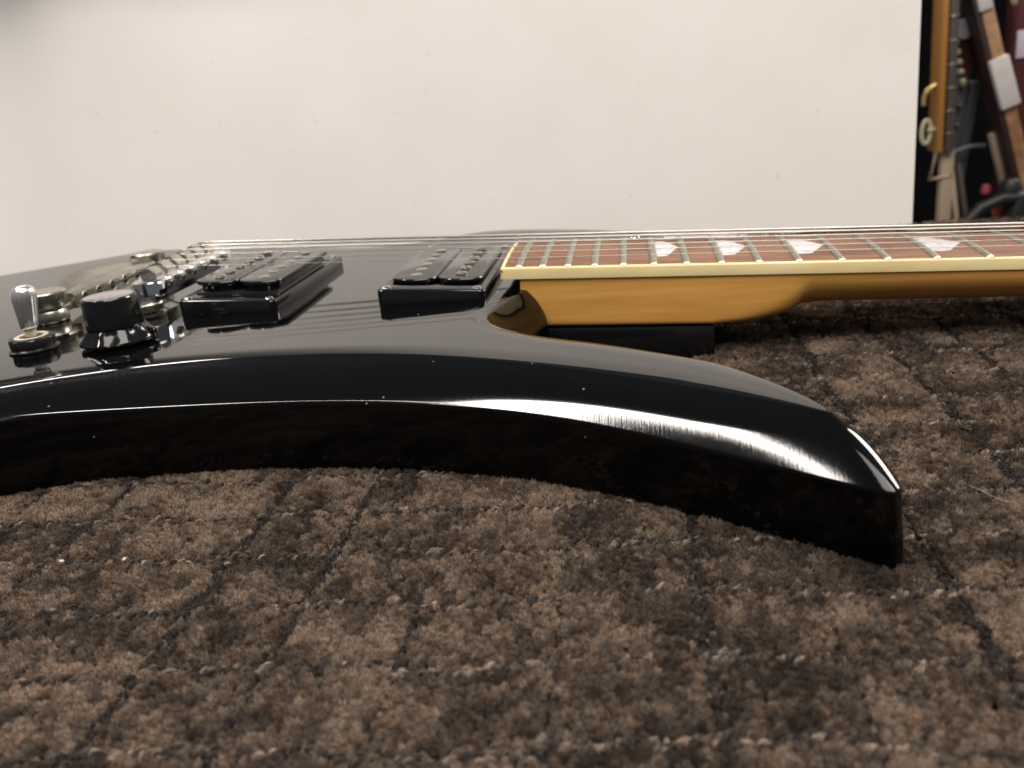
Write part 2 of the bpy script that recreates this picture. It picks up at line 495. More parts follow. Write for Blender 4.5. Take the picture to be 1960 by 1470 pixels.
# ------------------------------------------------------------------ white sheet standing behind the guitar
def sheet_material():
    m = mat('white_sheet', (0.80, 0.765, 0.73), 0.55)
    n = noise(m, coords(m), 14, 4)
    r = ramp(m, n.outputs[0], [(0.3, (0.775, 0.735, 0.70)), (0.7, (0.815, 0.78, 0.75))])
    sp = noise(m, coords(m), 160, 2)
    r2 = ramp(m, sp.outputs[0], [(0.70, (1, 1, 1)), (0.78, (0.90, 0.88, 0.86))])
    mx = N(m, 'ShaderNodeMix', data_type='RGBA', blend_type='MULTIPLY'); mx.inputs[0].default_value = 1
    LK(m, r.outputs[0], mx.inputs[6]); LK(m, r2.outputs[0], mx.inputs[7])
    LK(m, mx.outputs[2], BS(m).inputs['Base Color'])
    return m
LEAN = math.radians(10.0)
PY, PXR = 216.0, 384.6
def sheet_point(u, v, off):
    # v runs up the sheet; the top left curl is added to imitate cast shade
    line = 193 - 0.14 * (u + 237)
    s = v - line
    rad = 46 + max(0, u + 260) * 0.75
    z, y = v, 0.0
    nz, ny = 0.0, 1.0
    if s > 0 and u < 60:
        fade = min(1, max(0, (60 - u) / 220)); a = min(s / rad, 1.5) * fade
        z = line + rad * math.sin(a); y = -rad * (1 - math.cos(a))
        z = line + (rad * math.sin(a) if a < 1.4 * fade else rad * math.sin(a)) + (s - rad * a) * math.cos(a)
        y = -rad * (1 - math.cos(a)) - (s - rad * a) * math.sin(a)
        nz, ny = math.sin(a), math.cos(a)
    y += ny * off; z += nz * off
    u = u - 5.0 * (1 - v / 210.0) * (u + 520) / 912
    return Vector((u, PY + y * math.cos(LEAN) + z * math.sin(LEAN), z * math.cos(LEAN) - y * math.sin(LEAN) + 1.0))
us = np.linspace(-520, PXR, 62); vs = np.concatenate([np.linspace(0, 110, 8), np.linspace(116, 290, 44)])
V, F = [], []
nu, nv = len(us), len(vs)
for off in (0, 3.0):
    for v in vs:
        for u in us: V.append(sheet_point(u, v, off))
idf = lambda s, j, i: s * nu * nv + j * nu + i
for j in range(nv - 1):
    for i in range(nu - 1):
        F.append((idf(0, j, i), idf(0, j, i + 1), idf(0, j + 1, i + 1), idf(0, j + 1, i)))
        F.append((idf(1, j, i), idf(1, j + 1, i), idf(1, j + 1, i + 1), idf(1, j, i + 1)))
for j in range(nv - 1):
    for i in (0, nu - 1): F.append((idf(0, j, i), idf(1, j, i), idf(1, j + 1, i), idf(0, j + 1, i)))
for i in range(nu - 1):
    for j in (0, nv - 1): F.append((idf(0, j, i), idf(1, j, i), idf(1, j, i + 1), idf(0, j, i + 1)))
o = mesh_obj('white_board', V, F, sheet_material())
tag(o, 'plain white backdrop board leaning behind the guitar', 'board')

# ------------------------------------------------------------------ the guitar
G = empty('electric_guitar', (0, 0, ZB))
tag(G, 'glossy black electric guitar with amber neck lying face up on the carpet', 'guitar')

# ---- body: outline rows (top x, y | lower edge of the bevel x, y, z | bulge)
near_rows = [(-140, -212, -134, -230, -6, .8), (-90, -177, -84, -195, -6, .8), (-40, -144.5, -34, -162, -6, .8), (-0.8, -121.8, 4, -138, -6.1, .8), (13.4, -115.5, 17, -132.8, -6.6, .8),
    (36.1, -106.9, 38, -128.6, -7.6, .9), (61.5, -102.1, 62, -125.6, -8.3, 1), (88.5, -100.9, 90, -124, -8.7, 1), (115.8, -102.6, 119, -125, -8.9, 1.1), (143.1, -109.1, 147.7, -130, -8.9, 1.1),
    (168.8, -119.1, 174, -138.8, -9.2, 1.2), (192.2, -130.5, 198, -151, -9.7, 1.35), (213, -142.6, 219.5, -164.7, -10, 1.5), (231.2, -155.4, 239.2, -179.2, -10, 1.6), (245.9, -166.9, 256.3, -190.3, -10, 1.5)]
inner_rows = [(245.9, -166.9, 256.3, -190.3, -10, 1.5), (245.2, -162.5, 257.2, -179, -10, 1.2), (242.4, -154.8, 252.5, -164, -9.5, .8), (238.4, -146.5, 243.6, -149, -9, .4), (233.6, -138.5, 236.4, -138.5, -7, .3),
    (223.4, -125.5, 225.3, -124.3, -5, .2), (207.1, -113.6, 208.3, -111.8, -5, .2), (191.5, -103.5, 192.5, -101.7, -5, .2), (174.5, -94.1, 176, -92, -6, .1), (165.2, -87.3, 168, -84.3, -9, -.3),
    (157.1, -79.7, 160.5, -77, -12, -.4), (151.8, -71.5, 156, -70, -14, -.4), (150.2, -63, 155, -62.5, -15, -.2), (150.4, -57, 156.2, -57, -15.5, .4), (152, -49.5, 159, -49.5, -16, .8), (154.8, -40.7, 163, -41, -16.5, 1.2), (158.5, -33, 166.5, -33, -17, 1.5), (160.5, -27, 168.2, -26.5, -17, 1.5), (162, -20, 168.5, -18, -17, -1)]
far_rows = [(162, -20, 168.5, -18, -17, -1), (163, -10, 169, -8, -17, 0), (163, 12, 169, 12, -17, 0), (161, 24, 166, 23, -8, 0), (156, 32, 158, 32, -5, 0), (154, 42, 156, 42, -4, 0), (161, 52, 162.5, 50.5, -4, 0), (176, 56, 177, 54, -4, 0), (196, 57.5, 197, 55.5, -4, 0), (210, 59.5, 211.5, 57.5, -4, 0),
    (217, 65, 219, 64.5, -4, 0), (215.4, 74.5, 217.3, 76, -4, 0), (199.8, 88.2, 201.3, 90.2, -4, 0), (186.1, 98, 187.4, 100, -4, 0), (170, 105.5, 171, 107.7, -4, 0), (154.1, 111.6, 155, 114, -4, 0), (138, 116.3, 138.5, 118.8, -4, 0), (121.1, 117.1, 120.6, 119.6, -4, 0), (107.2, 110.8, 106.2, 113, -4, 0), (97.2, 101.6, 96, 103.6, -4, 0),
    (80, 93.5, 79.5, 95.8, -4, 0), (56, 92.3, 56, 94.8, -4, 0), (24.5, 101.8, 25.3, 104.3, -4, 0), (-28.9, 116.8, -28, 119.3, -4, 0), (-66.5, 125.6, -66, 128, -4, 0), (-94, 122.5, -95, 125, -4, 0), (-120.1, 101.8, -121.8, 103.8, -4, 0), (-139.1, 85.9, -140.8, 87.9, -4, 0), (-151.3, 75.7, -153.3, 77.5, -4, 0),
    (-166, 54, -169, 55, -4, 0), (-164, 20, -167, 20, -4, 0), (-153, -20, -156, -21, -5, 0), (-142, -75, -145, -76, -6, 0), (-135, -135, -138, -136, -7, 0), (-134, -180, -138, -184, -8, .5), (-140, -212, -138, -224, -8, 1)]
_nr = np.array(catmull(near_rows, 10))
for _ in range(60):                       # fair the long curve so that its reflections run clean
    _nr[1:-1] = .5 * _nr[1:-1] + .25 * (_nr[2:] + _nr[:-2])
rows = list(_nr)[:-1]
tip_i = len(rows)
rows += catmull(inner_rows, 9)[:-1]
rows += catmull(far_rows, 6)[:-1]
nR = len(rows)
_r = np.array(rows)
for _ in range(14):                        # round the upright corner of the horn tip
    w = _r.copy()
    w[tip_i - 7:tip_i + 8, 2:4] = .5 * _r[tip_i - 7:tip_i + 8, 2:4] + .25 * (_r[tip_i - 8:tip_i + 7, 2:4] + _r[tip_i - 6:tip_i + 9, 2:4])
    _r = w
rows = list(_r)
T = np.array([r[:2] for r in rows]); Mi = np.array([r[2:5] for r in rows]); BU = np.array([r[5] for r in rows])
tan = np.roll(T, -1, 0) - np.roll(T, 1, 0); tan /= np.linalg.norm(tan, axis=1)[:, None]
outw = np.stack([tan[:, 1], -tan[:, 0]], 1)        # the outline runs counter-clockwise seen from above
tan2 = np.roll(Mi[:, :2], -1, 0) - np.roll(Mi[:, :2], 1, 0); tan2 /= np.linalg.norm(tan2, axis=1)[:, None] + 1e-9
outm = np.stack([tan2[:, 1], -tan2[:, 0]], 1)
tipd = np.minimum(np.linalg.norm(T - T[tip_i], axis=1), np.linalg.norm(T - T[0], axis=1))

def bez(a, b, c, n): return [a * (1 - t) ** 2 + b * 2 * t * (1 - t) + c * t * t for t in np.linspace(0, 1, n)]
def profile(i):
    k = np.clip(tipd[i] / 40, 0.03, 1.0)
    inset = 0.25 + 7.0 * k
    drop = 0.05 + 0.72 * k
    t = np.array([*T[i], 0.0]); ow = np.array([*outw[i], 0.0])
    p0 = t - ow * inset
    pt = t + np.array([0, 0, -drop])
    pm = Mi[i].copy()
    om = np.array([*outm[i], 0.0])
    pb = (pt + pm) / 2; d = pm - pt; nrm = np.cross(d, np.array([*tan[i], 0])); nrm /= np.linalg.norm(nrm) + 1e-9
    if nrm @ (ow + np.array([0, 0, .6])) < 0: nrm = -nrm
    pb = pb + nrm * BU[i] * 0.9
    tuck = 5.0 * float(np.clip((pm[0] - 150) / 90, 0, 1)) if i <= tip_i else (5.0 * float(np.clip((pm[0] - 225) / 28, 0, 1)) if i < tip_i + 60 else 0.0)
    ps = np.array([pm[0] + .55 * tuck, pm[1] + .83 * tuck, -ZB + 1.5])
    pe = ps - om * 3.5 * (0.3 + 0.7 * k)
    pe[2] = -ZB + 1.5
    L1 = np.linalg.norm(pb - pt)
    r1 = min(1.1, L1 * .3); r2 = min(1.0, L1 * .3)
    out = [p0 - ow * (0.15 + 0.7 * k), p0]
    q0 = p0 + (pt - p0) * 0.5; q0[2] = -drop * 0.28
    out.append(q0)
    a = pt + (q0 - pt) / (np.linalg.norm(q0 - pt) + 1e-9) * min(r1, 0.5 * np.linalg.norm(q0 - pt)); b = pt + (pb - pt) / L1 * r1
    out += bez(a, pt, b, 6)
    e = pm + (pb - pm) / (np.linalg.norm(pb - pm) + 1e-9) * r2
    pc = 2 * pb - (b + e) / 2
    out += bez(b, pc, e, 9)[1:-1]
    out += bez(e, pm, pm + (ps - pm) / np.linalg.norm(ps - pm) * r2, 6)
    g = ps + np.array([0, 0, 3.2])
    h = ps + (pe - ps)
    out += bez(g, ps, h, 5)
    return out
prof = [profile(i) for i in range(nR)]
nP = len(prof[0])
V = [tuple(prof[i][j]) for j in range(nP) for i in range(nR)]
F, FM = [], []
for j in range(nP - 1):
    for i in range(nR):
        F.append((j * nR + i, j * nR + (i + 1) % nR, (j + 1) * nR + (i + 1) % nR, (j + 1) * nR + i))
        FM.append(1 if (j >= 5 and i < tip_i) else 0)
from mathutils.geometry import delaunay_2d_cdt
def cap(j):
    p2 = [Vector((V[j * nR + i][0], V[j * nR + i][1])) for i in range(nR)]
    vo, _, fo, ov, _, _ = delaunay_2d_cdt(p2, [], [list(range(nR))], 1, 1e-5)
    k = len(V); zc = V[j * nR][2]; ids = []
    for q, (p, orig) in enumerate(zip(vo, ov)):
        if orig: ids.append(j * nR + orig[0])
        else: V.append((p[0], p[1], zc)); ids.append(len(V) - 1)
    for f in fo:
        F.append(tuple(ids[q] for q in f)); FM.append(0)
cap(0); cap(nP - 1)
body = mesh_obj('body', V, F, M_TOP, G, True, 60, [M_TOP, M_BEV], FM)

# block of the body that carries the neck heel
hb = MB()
def heel_tf(p): return Vector((p[0], p[1], p[2] - (0.040 * (p[0] - 168) if p[2] > -25 else 0)))
hb.box(150, 233, -28.6, 28.6, -ZB + 1.5, -17.2, 1.0, heel_tf)
hb.build('heel_block', M_PLASTIC, G)

# ---- neck
def neck_section(d):
    w = 28.4 + (d - 150) * (25.0 - 28.4) / 165.0
    hz = 8.2
    D_heel, D_neck = 20.0, 15.6 - (d - 280) * 0.010
    t = min(1, max(0, (d - 238) / 43.0)); t = t * t * (3 - 2 * t)
    Dd = D_heel + (D_neck - D_heel) * t
    n = 26 - 23.7 * min(1, max(0, (d - 232) / 36.0)) ** 0.6
    if d < 233: n = 26
    pts = []
    K = 28
    for k in range(K + 1):
        a = math.pi * k / K
        cy, sy = math.cos(a), math.sin(a)
        y = -w * math.copysign(abs(cy) ** (2 / n), cy); z = hz - Dd * abs(sy) ** (2 / n)
        pts.append((y, z))
    return pts
ds = [157.5] + list(np.linspace(160, 214, 8)) + list(np.linspace(218, 300, 34)) + list(np.linspace(310, 500, 16))
V, F = [], []
for d in ds:
    for (y, z) in neck_section(d): V.append(S(d, y, z))
K = 29
for i in range(len(ds) - 1):
    for k in range(K - 1): F.append((i * K + k, i * K + k + 1, (i + 1) * K + k + 1, (i + 1) * K + k))
    F.append((i * K + K - 1, i * K, (i + 1) * K, (i + 1) * K + K - 1))
F.append(tuple(range(K))); F.append(tuple(range((len(ds) - 1) * K, len(ds) * K)))
neck = mesh_obj('neck', V, F, M_MAPLE, G, True, 50)

# ---- fretboard with cream binding
def half_w(d): return 29.1 + (d - 150) * (25.6 - 29.1) / 165.0
RADB = 305.0
def board_z(d, y): return 12.75 + (half_w(d) ** 2 - y * y) / (2 * RADB)
D0, D1 = 149.9, 500.0
ds = np.concatenate([[D0 + 1.5], np.linspace(160, D1, 40)])
ys = np.linspace(-1, 1, 15)
V, F = [], []
for d in ds:
    w = half_w(d) - 1.45
    for t in ys: V.append(S(d, t * w, board_z(d, t * w)))
    V.append(S(d, w, 8.45)); V.append(S(d, -w, 8.45))
K = 17
for i in range(len(ds) - 1):
    for k in range(K): F.append((i * K + k, i * K + (k + 1) % K, (i + 1) * K + (k + 1) % K, (i + 1) * K + k))
F.append(tuple(range(K))); F.append(tuple(range((len(ds) - 1) * K, len(ds) * K)))
fb = mesh_obj('fretboard', V, F, M_ROSE, G, True, 40)

def binding_strip(path, inner):
    """closed strip: outer/inner edges, bottom 8.55, top flush with the board, rounded outer corner"""
    V, F = [], []
    for (d, y), (di, yi) in zip(path, inner):
        zt = board_z(max(d, D0), y if abs(y) < half_w(d) else math.copysign(half_w(d), y)) + 0.04
        zi = board_z(max(di, D0), yi) + 0.04
        e = 0.5
        ux, uy = (di - d), (yi - y); l = math.hypot(ux, uy); ux /= l; uy /= l
        V += [S(d, y, 8.35), S(d, y, zt - e), S(d + ux * e * .3, y + uy * e * .3, zt - e * .3), S(d + ux * e, y + uy * e, zt), S(di, yi, zi), S(di, yi, 8.35)]
    n = len(path)
    for i in range(n - 1):
        for k in range(6): F.append((i * 6 + k, i * 6 + (k + 1) % 6, (i + 1) * 6 + (k + 1) % 6, (i + 1) * 6 + k))
    F.append(tuple(range(6))); F.append(tuple(range((n - 1) * 6, n * 6)))
    return V, F
path, inner = [], []
for d in np.linspace(D1, D0 + 6, 36): path.append((d, -half_w(d))); inner.append((d, -half_w(d) + 1.45))
path.append((D0 + .7, -half_w(D0))); inner.append((D0 + 1.7, -half_w(D0) + 1.45))
path.append((D0, -half_w(D0) + .7)); inner.append((D0 + 1.5, -half_w(D0) + 1.6))
for t in np.linspace(-.93, .93, 13): path.append((D0, t * half_w(D0))); inner.append((D0 + 1.5, t * half_w(D0) * .985))
path.append((D0, half_w(D0) - .7)); inner.append((D0 + 1.5, half_w(D0) - 1.6))
path.append((D0 + .7, half_w(D0))); inner.append((D0 + 1.7, half_w(D0) - 1.45))
for d in np.linspace(D0 + 6, D1, 36): path.append((d, half_w(d))); inner.append((d, half_w(d) - 1.45))
V, F = binding_strip(path, inner)
bd = mesh_obj('binding', V, F, M_BIND, fb, True, 50)
tag(bd, 'cream binding along the edge of the fretboard')
mk = MB(); c = S(D0 + .5, -half_w(D0) - .02, 11.6)
mk.lathe([(0.05, -.12), (.35, -.10), (.45, 0), (.3, .1)], 10, c, 'Y')
mk.build('red_mark', M_RED, fb)

# ---- frets
for n in range(24, 7, -1):
    d = fret_d(n); w = half_w(d)
    V, F = [], []
    cross = [(-1.42, -.15), (-1.38, .25), (-1.0, .72), (-.45, .95), (0, 1.02), (.45, .95), (1.0, .72), (1.38, .25), (1.42, -.15)]
    K = len(cross)
    stations = [(-w + .45, .0, .80), (-w + .6, .45, .95), (-w + 1.3, .95, 1.0)] + [(t * (w - 1.3), 1, 1) for t in np.linspace(-.93, .93, 13)] + [(w - 1.3, .95, 1.0), (w - .6, .45, .95), (w - .45, 0, .8)]
    for (y, hs, wsx) in stations:
        for (a, b) in cross: V.append(S(d + a * wsx, y, board_z(d, y) + (b * hs if b > 0 else b)))
    for i in range(len(stations) - 1):
        for k in range(K - 1): F.append((i * K + k, i * K + k + 1, (i + 1) * K + k + 1, (i + 1) * K + k))
    F.append(tuple(range(K))); F.append(tuple(range((len(stations) - 1) * K, len(stations) * K)))
    nq = K - 1
    fm = [1 if (k // nq) in (0, 1, len(stations) - 3, len(stations) - 2) else 0 for k in range(nq * (len(stations) - 1))] + [1, 1]
    mesh_obj('fret', V, F, M_FRET, fb, True, 45, [M_FRET, M_FRETEND], fm)

# ---- pearl inlays: a scalloped fan on the bridge side of its field, pointing to the nut
half = [(0, 16), (.34, 16), (.48, 15.0), (.53, 13.4), (.50, 12.6), (.06, 11.2), (.06, 9.4), (.52, 8.2), (.70, 7.9), (.78, 6.8), (.76, 6.0), (.20, 5.0), (.20, 3.4), (.76, 2.2), (.98, 1.5), (1.03, 0)]
for n in (19, 17, 15, 12, 9):
    a, b = fret_d(n) + 1.5, fret_d(n - 1) - 1.6
    Ld = (b - a) * (.95 if n > 12 else .93)
    wy = half_w(a) / 29.1 * 1.0
    poly = [(a + t * Ld, -y * wy) for t, y in half] + [(a + t * Ld, y * wy) for t, y in half[-2::-1]]
    bm = bmesh.new()
    vv = [bm.verts.new((x, y, 0)) for x, y in poly]
    f = bm.faces.new(vv); bmesh.ops.triangulate(bm, faces=[f], ngon_method='EAR_CLIP')
    bmesh.ops.subdivide_edges(bm, edges=[e for e in bm.edges if e.calc_length() > 4], cuts=2, use_grid_fill=True)
    bmesh.ops.triangulate(bm, faces=bm.faces[:])
    ext = bmesh.ops.extrude_face_region(bm, geom=bm.faces[:])
    for e in ext['geom']:
        if isinstance(e, bmesh.types.BMVert): e.co.z = 1
    mb = MB().bm(bm, lambda p: S(p.x, p.y, board_z(p.x, p.y) + (0.07 if p.z > .5 else -.25)))
    mb.build('inlay', M_PEARL, fb, True, 30)

# ---- pickups
def frame_ring(outer, inner_, ztop, z0, r=2.6):
    """rounded frame; ztop(x, y) gives the sloped top"""
    def rr(x0, x1, y0, y1, r, n=6):
        out = []
        for (cx, cy, a0) in [(x1 - r, y1 - r, 0), (x0 + r, y1 - r, 90), (x0 + r, y0 + r, 180), (x1 - r, y0 + r, 270)]:
            for k in range(n + 1):
                a = math.radians(a0 + 90 * k / n); out.append((cx + r * math.cos(a), cy + r * math.sin(a)))
        return out
    A = rr(*outer, r); B = rr(*inner_, 2.0); e = .55
    A1 = rr(outer[0] + .25, outer[1] - .25, outer[2] + .25, outer[3] - .25, r)
    A2 = rr(outer[0] + e, outer[1] - e, outer[2] + e, outer[3] - e, r)
    rings = [[(x, y, z0) for x, y in A], [(x, y, ztop(x, y) - e) for x, y in A], [(x, y, ztop(x, y) - .16) for x, y in A1], [(x, y, ztop(x, y)) for x, y in A2],
             [(x, y, ztop(x, y)) for x, y in B], [(x, y, z0) for x, y in B]]
    n = len(A); V = [p for q in rings for p in q]; F = []
    for j in range(6):
        j2 = (j + 1) % 6
        for i in range(n): F.append((j * n + i, j * n + (i + 1) % n, j2 * n + (i + 1) % n, j2 * n + i))
    return V, F

def screw_head(mb, c, r, h, slot=True, tilt=(0, 0)):
    q = [(r, 0), (r, h * .45), (r * .92, h * .75), (r * .65, h * .95), (.02, h)]
    tf = lambda p: Vector((p.x, p.y, p.z + tilt[0] * (p.x - c[0])))
    mb.lathe(q, 18, c, 'Z', None, tf)
    return mb

def pickup(x0, x1, za, zb_, zbob, tilt, screws_bridge_side, zs, label):
    yr = 43.6
    zt = lambda x, y: za + (zb_ - za) * (x - x0) / (x1 - x0)
    V, F = frame_ring((x0, x1, -yr, yr), (x0 + 4.2, x1 - 4.2, -35.6, 35.6), zt, 0.02)
    pu = mesh_obj('pickup', V, F, M_PLASTIC, G, True, 35)
    tag(pu, label)
    xc = (x0 + x1) / 2
    tl = lambda x: tilt * (x - xc)
    # base plate with the ear that takes the height screw
    mb = MB()
    tfz = lambda p: Vector((p.x, p.y, p.z + tl(p.x)))
    mb.box(xc - 17.8, xc + 17.8, -32.5, 32.5, .2, zbob - 4.5, .6, tfz)
    mb.box(xc - 12.5, xc + 12.5, -35.4, 35.4, .2, zs - .1, .4)
    mb.build('base_plate', M_SATIN, pu)
    for s, side in ((-1, 0), (1, 1)):
        bx = xc + s * 9.4
        def pill(w, l, n=10):
            out = []
            for k in range(n + 1):
                a = math.pi * k / n; out.append((bx + w * math.cos(a), l - w * .62 + w * .62 * math.sin(a)))
            for k in range(n + 1):
                a = math.pi + math.pi * k / n; out.append((bx + w * math.cos(a), -l + w * .62 + w * .62 * math.sin(a)))
            return out
        mb = MB(); rings = []
        for (ins, z) in [(1.6, zbob - 5.5), (1.6, zbob - 1.9), (.15, zbob - 1.7), (0, zbob - 1.3), (0, zbob - .4), (.18, zbob - .12), (.6, zbob)]:
            rings.append([(x, y, z + tl(x)) for x, y in pill(9.1 - ins, 33.2 - ins)])
        n = len(rings[0]); V = [p for q in rings for p in q]; F = []
        for j in range(len(rings) - 1):
            for i in range(n): F.append((j * n + i, j * n + (i + 1) % n, (j + 1) * n + (i + 1) % n, (j + 1) * n + i))
        F.append(tuple(range(n))[::-1]); F.append(tuple(range((len(rings) - 1) * n, len(rings) * n)))
        mesh_obj('bobbin', V, F, M_BOB, pu, True, 32)
        is_screw = (side == 0) == screws_bridge_side
        for k in range(6):
            y = -24.8 + 49.6 * k / 5
            c = (bx, y, zbob + tl(bx))
            if is_screw:
                mb = MB()
                r, h = 2.35, .95
                an = random.uniform(0, math.pi)
                # fillister head with a slot: two half domes
                for sgn in (-1, 1):
                    poly = []
                    for q in range(11):
                        a = math.pi * q / 10
                        poly.append((r * math.cos(a), sgn * (0.32 + (r - .32) * math.sin(a))))
                    rot = Matrix.Rotation(an, 3, 'Z')
                    for (sc0, sc1, z0, z1) in [(1, 1, -.1, h * .55), (1, .72, h * .55, h)]:
                        nn = len(poly); vv = []
                        for sc_, z in ((sc0, z0), (sc1, z1)):
                            for (x, y2) in poly:
                                p = rot @ Vector((x * sc_, sgn * .32 + (y2 - sgn * .32) * sc_, 0)); vv.append((c[0] + p.x, c[1] + p.y, c[2] + z))
                        ff = [(i, (i + 1) % nn, (i + 1) % nn + nn, i + nn) for i in range(nn)] + [tuple(range(nn)), tuple(range(nn, 2 * nn))]
                        mb.add(vv, ff)
                mb.lathe([(r * .9, -.1), (r * .9, .15), (.02, .16)], 16, c)
                mb.build('pole_screw', M_SCREW, pu, True, 40)
            else:
                mb = MB(); mb.lathe([(2.35, -.1), (2.35, .10), (2.2, .18), (.02, .2)], 20, c)
                mb.build('pole_slug', M_SCREW, pu, True, 40)
    for y in (-33.9, 33.9):
        mb = MB(); c = (xc, y * 1.0, zs)
        mb.lathe([(1.0, -2), (1.0, 0), (2.0, 0), (2.05, .6), (1.6, 1.3), (.6, 1.6), (.02, 1.62)], 18, c)
        for a in (0, math.pi / 2): mb.box(c[0] - (1.5 if a == 0 else .25), c[0] + (1.5 if a == 0 else .25), c[1] - (.25 if a == 0 else 1.5), c[1] + (.25 if a == 0 else 1.5), c[2] + 1.35, c[2] + 1.75)
        mb.build('height_screw', M_SCREW, pu, True, 40)
    for x in (x0 + 3.6, x1 - 3.6):
        for y in (-40.4, 40.4):
            mb = MB(); c = (x, y, zt(x, y) - .15)
            mb.lathe([(1.75, 0), (1.75, .35), (1.3, .75), (.5, .95), (.02, .97)], 16, c)
            mb.build('ring_screw', M_CHROME if y < 0 else M_SCREW, pu, True, 40)
    return pu
pickup(20.3, 61.6, 6.5, 4.4, 10.6, -0.043, True, 3.6, 'black open humbucking pickup beside the bridge')
pickup(103.2, 146.0, 6.3, 3.9, 6.9, -0.043, False, 3.0, 'black open humbucking pickup at the end of the fretboard')

# ---- bridge
br = MB()
def bridge_shape():
    V, F = [], []
    st = []
    for k in range(25):
        t = -1 + 2 * k / 24; y = 38.5 * t
        w = 6.6 if abs(y) < 31 else 6.6 * math.sqrt(max(.04, 1 - ((abs(y) - 31) / 7.6) ** 2))
        st.append((y, w))
    for (y, w) in st:
        zt = 13.0 + 0.9 * (1 - (y / 38.5) ** 2)
        for (a, z) in [(-1, 5.2), (-1, zt - 1.2), (-.86, zt - .3), (-.6, zt), (.6, zt), (.86, zt - .3), (1, zt - 1.2), (1, 5.2)]:
            V.append((2.6 + a * w, y, z))
    K = 8
    for i in range(len(st) - 1):
        for k in range(K): F.append((i * K + k, i * K + (k + 1) % K, (i + 1) * K + (k + 1) % K, (i + 1) * K + k))
    F.append(tuple(range(K))); F.append(tuple(range((len(st) - 1) * K, len(st) * K)))
    return V, F
V, F = bridge_shape()
bridge = mesh_obj('bridge', V, F, M_CHROME, G, True, 45)
tag(bridge, 'chrome bridge with six notched saddles')
sy = [(-0.5 + i / 5) * 51.8 for i in range(6)]
for i in range(6):
    mb = MB(); x = 0.9 + (i - 2.5) * -0.5
    zc = 17.5 + (25.9 ** 2 - sy[i] ** 2) / 2 / 394 - .2
    poly = [(-3.6, 12.2), (3.6, 12.2), (3.4, 15.0), (0.7, zc), (-.7, zc), (-3.4, 15.2)]
    vv = [(x + a, sy[i] - 3.3, b) for a, b in poly] + [(x + a, sy[i] + 3.3, b) for a, b in poly]
    mb.add(vv, [tuple(range(6)), tuple(range(6, 12))] + [(k, (k + 1) % 6, (k + 1) % 6 + 6, k + 6) for k in range(6)])
    mb.build('saddle', M_NICKEL, bridge, True, 25)
    mb = MB()
    mb.lathe([(.02, 10.6), (1.6, 10.5), (2.3, 10.1), (2.4, 9.4), (2.4, 8.4), (1.2, 8.2), (1.2, 3)], 14, (0, sy[i], 11.2), 'X')
    mb.box(10.25, 10.8, sy[i] - 2.2, sy[i] + 2.2, 10.95, 11.45)
    mb.build('saddle_screw', M_NICKEL, bridge, True, 35)
for y in (-36.5, 36.5):
    mb = MB(); mb.lathe([(2.4, .02), (2.4, 7)], 16, (3.4, y, 0)); mb.build('bridge_post', M_NICKEL, bridge)
    mb = MB(); mb.lathe([(5.4, 1.6), (6.1, 1.8), (6.2, 4.4), (5.6, 4.8), (2.0, 4.9)], 48, (3.4, y, 0), 'Z', lambda a, z: 1 + .012 * math.copysign(1, math.sin(24 * a)))
    mb.build('thumb_wheel', M_NICKEL, bridge, True, 40)
    mb = MB(); mb.lathe([(5.6, .02), (5.6, .5), (5.0, .8), (2.2, .85)], 28, (3.4, y, 0)); mb.build('bushing', M_NICKEL, bridge, True, 40)

# ---- tailpiece
TX, TY = -37.0, 40.5
V, F = [], []
st = np.linspace(-1, 1, 31)
for t in st:
    y = 33.0 * t
    bow = 7.5 * math.cos(t * math.pi / 2) ** .8
    xb = TX - 5.0 - bow
    xf = TX + 6.2
    zt = 10.2 + 2.4 * math.cos(t * math.pi / 2)
    for (x, z) in [(xf, 3.2), (xf, 8.9), (xf - .9, 9.6), (xf - 3.2, 10.0), (xf - 6, zt - 1.3), ((xf + xb) / 2 - 1, zt - 1.9), (xb + 1.6, zt + .2), (xb + .6, zt + .8), (xb, zt + .2), (xb + .2, zt - 2.5), (xb + 6, 3.6)]:
        V.append((x, y, z))
K = 11
for i in range(len(st) - 1):
    for k in range(K): F.append((i * K + k, i * K + (k + 1) % K, (i + 1) * K + (k + 1) % K, (i + 1) * K + k))
F.append(tuple(range(K))); F.append(tuple(range((len(st) - 1) * K, len(st) * K)))
tail = mesh_obj('tailpiece', V, F, M_NICKEL, G, True, 45)
tag(tail, 'aged nickel tailpiece with a bowed back edge and string holes')
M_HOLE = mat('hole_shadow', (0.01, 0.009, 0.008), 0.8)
for i in range(6):
    mb = MB(); mb.lathe([(1.0, -1.5), (1.95, .05), (2.2, .18), (2.45, .05), (2.5, -.3)], 20, (TX + 6.2, sy[i], 6.6), 'X')
    mb.build('string_hole', M_NICKEL, tail, True, 60)
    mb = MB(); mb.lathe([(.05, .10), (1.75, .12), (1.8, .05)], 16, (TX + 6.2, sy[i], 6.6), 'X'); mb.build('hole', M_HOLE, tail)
for y in (-TY, TY):
    mb = MB()
    mb.lathe([(6.4, .02), (7.0, .5), (7.2, 1.2), (7.2, 4.2), (6.6, 5.2), (4.4, 5.5), (4.4, 6.6), (7.9, 6.8), (8.2, 7.2), (8.2, 12.4), (7.7, 12.9), (.02, 13.0)], 36, (TX - 1.5, y, 0))
    mb.box(TX - 2.4, TX - .6, y - 7.4, y + 7.4, 12.8, 13.07)
    mb.build('stud', M_NICKEL, tail, True, 40)
for s in (-1, 1):
    mb = MB(); mb.box(TX - 6.5, TX + 5.0, s * 36.5 - 4.5, s * 36.5 + 4.5, 3.2, 6.9, .9); mb.build('lug', M_NICKEL, tail, True, 40)

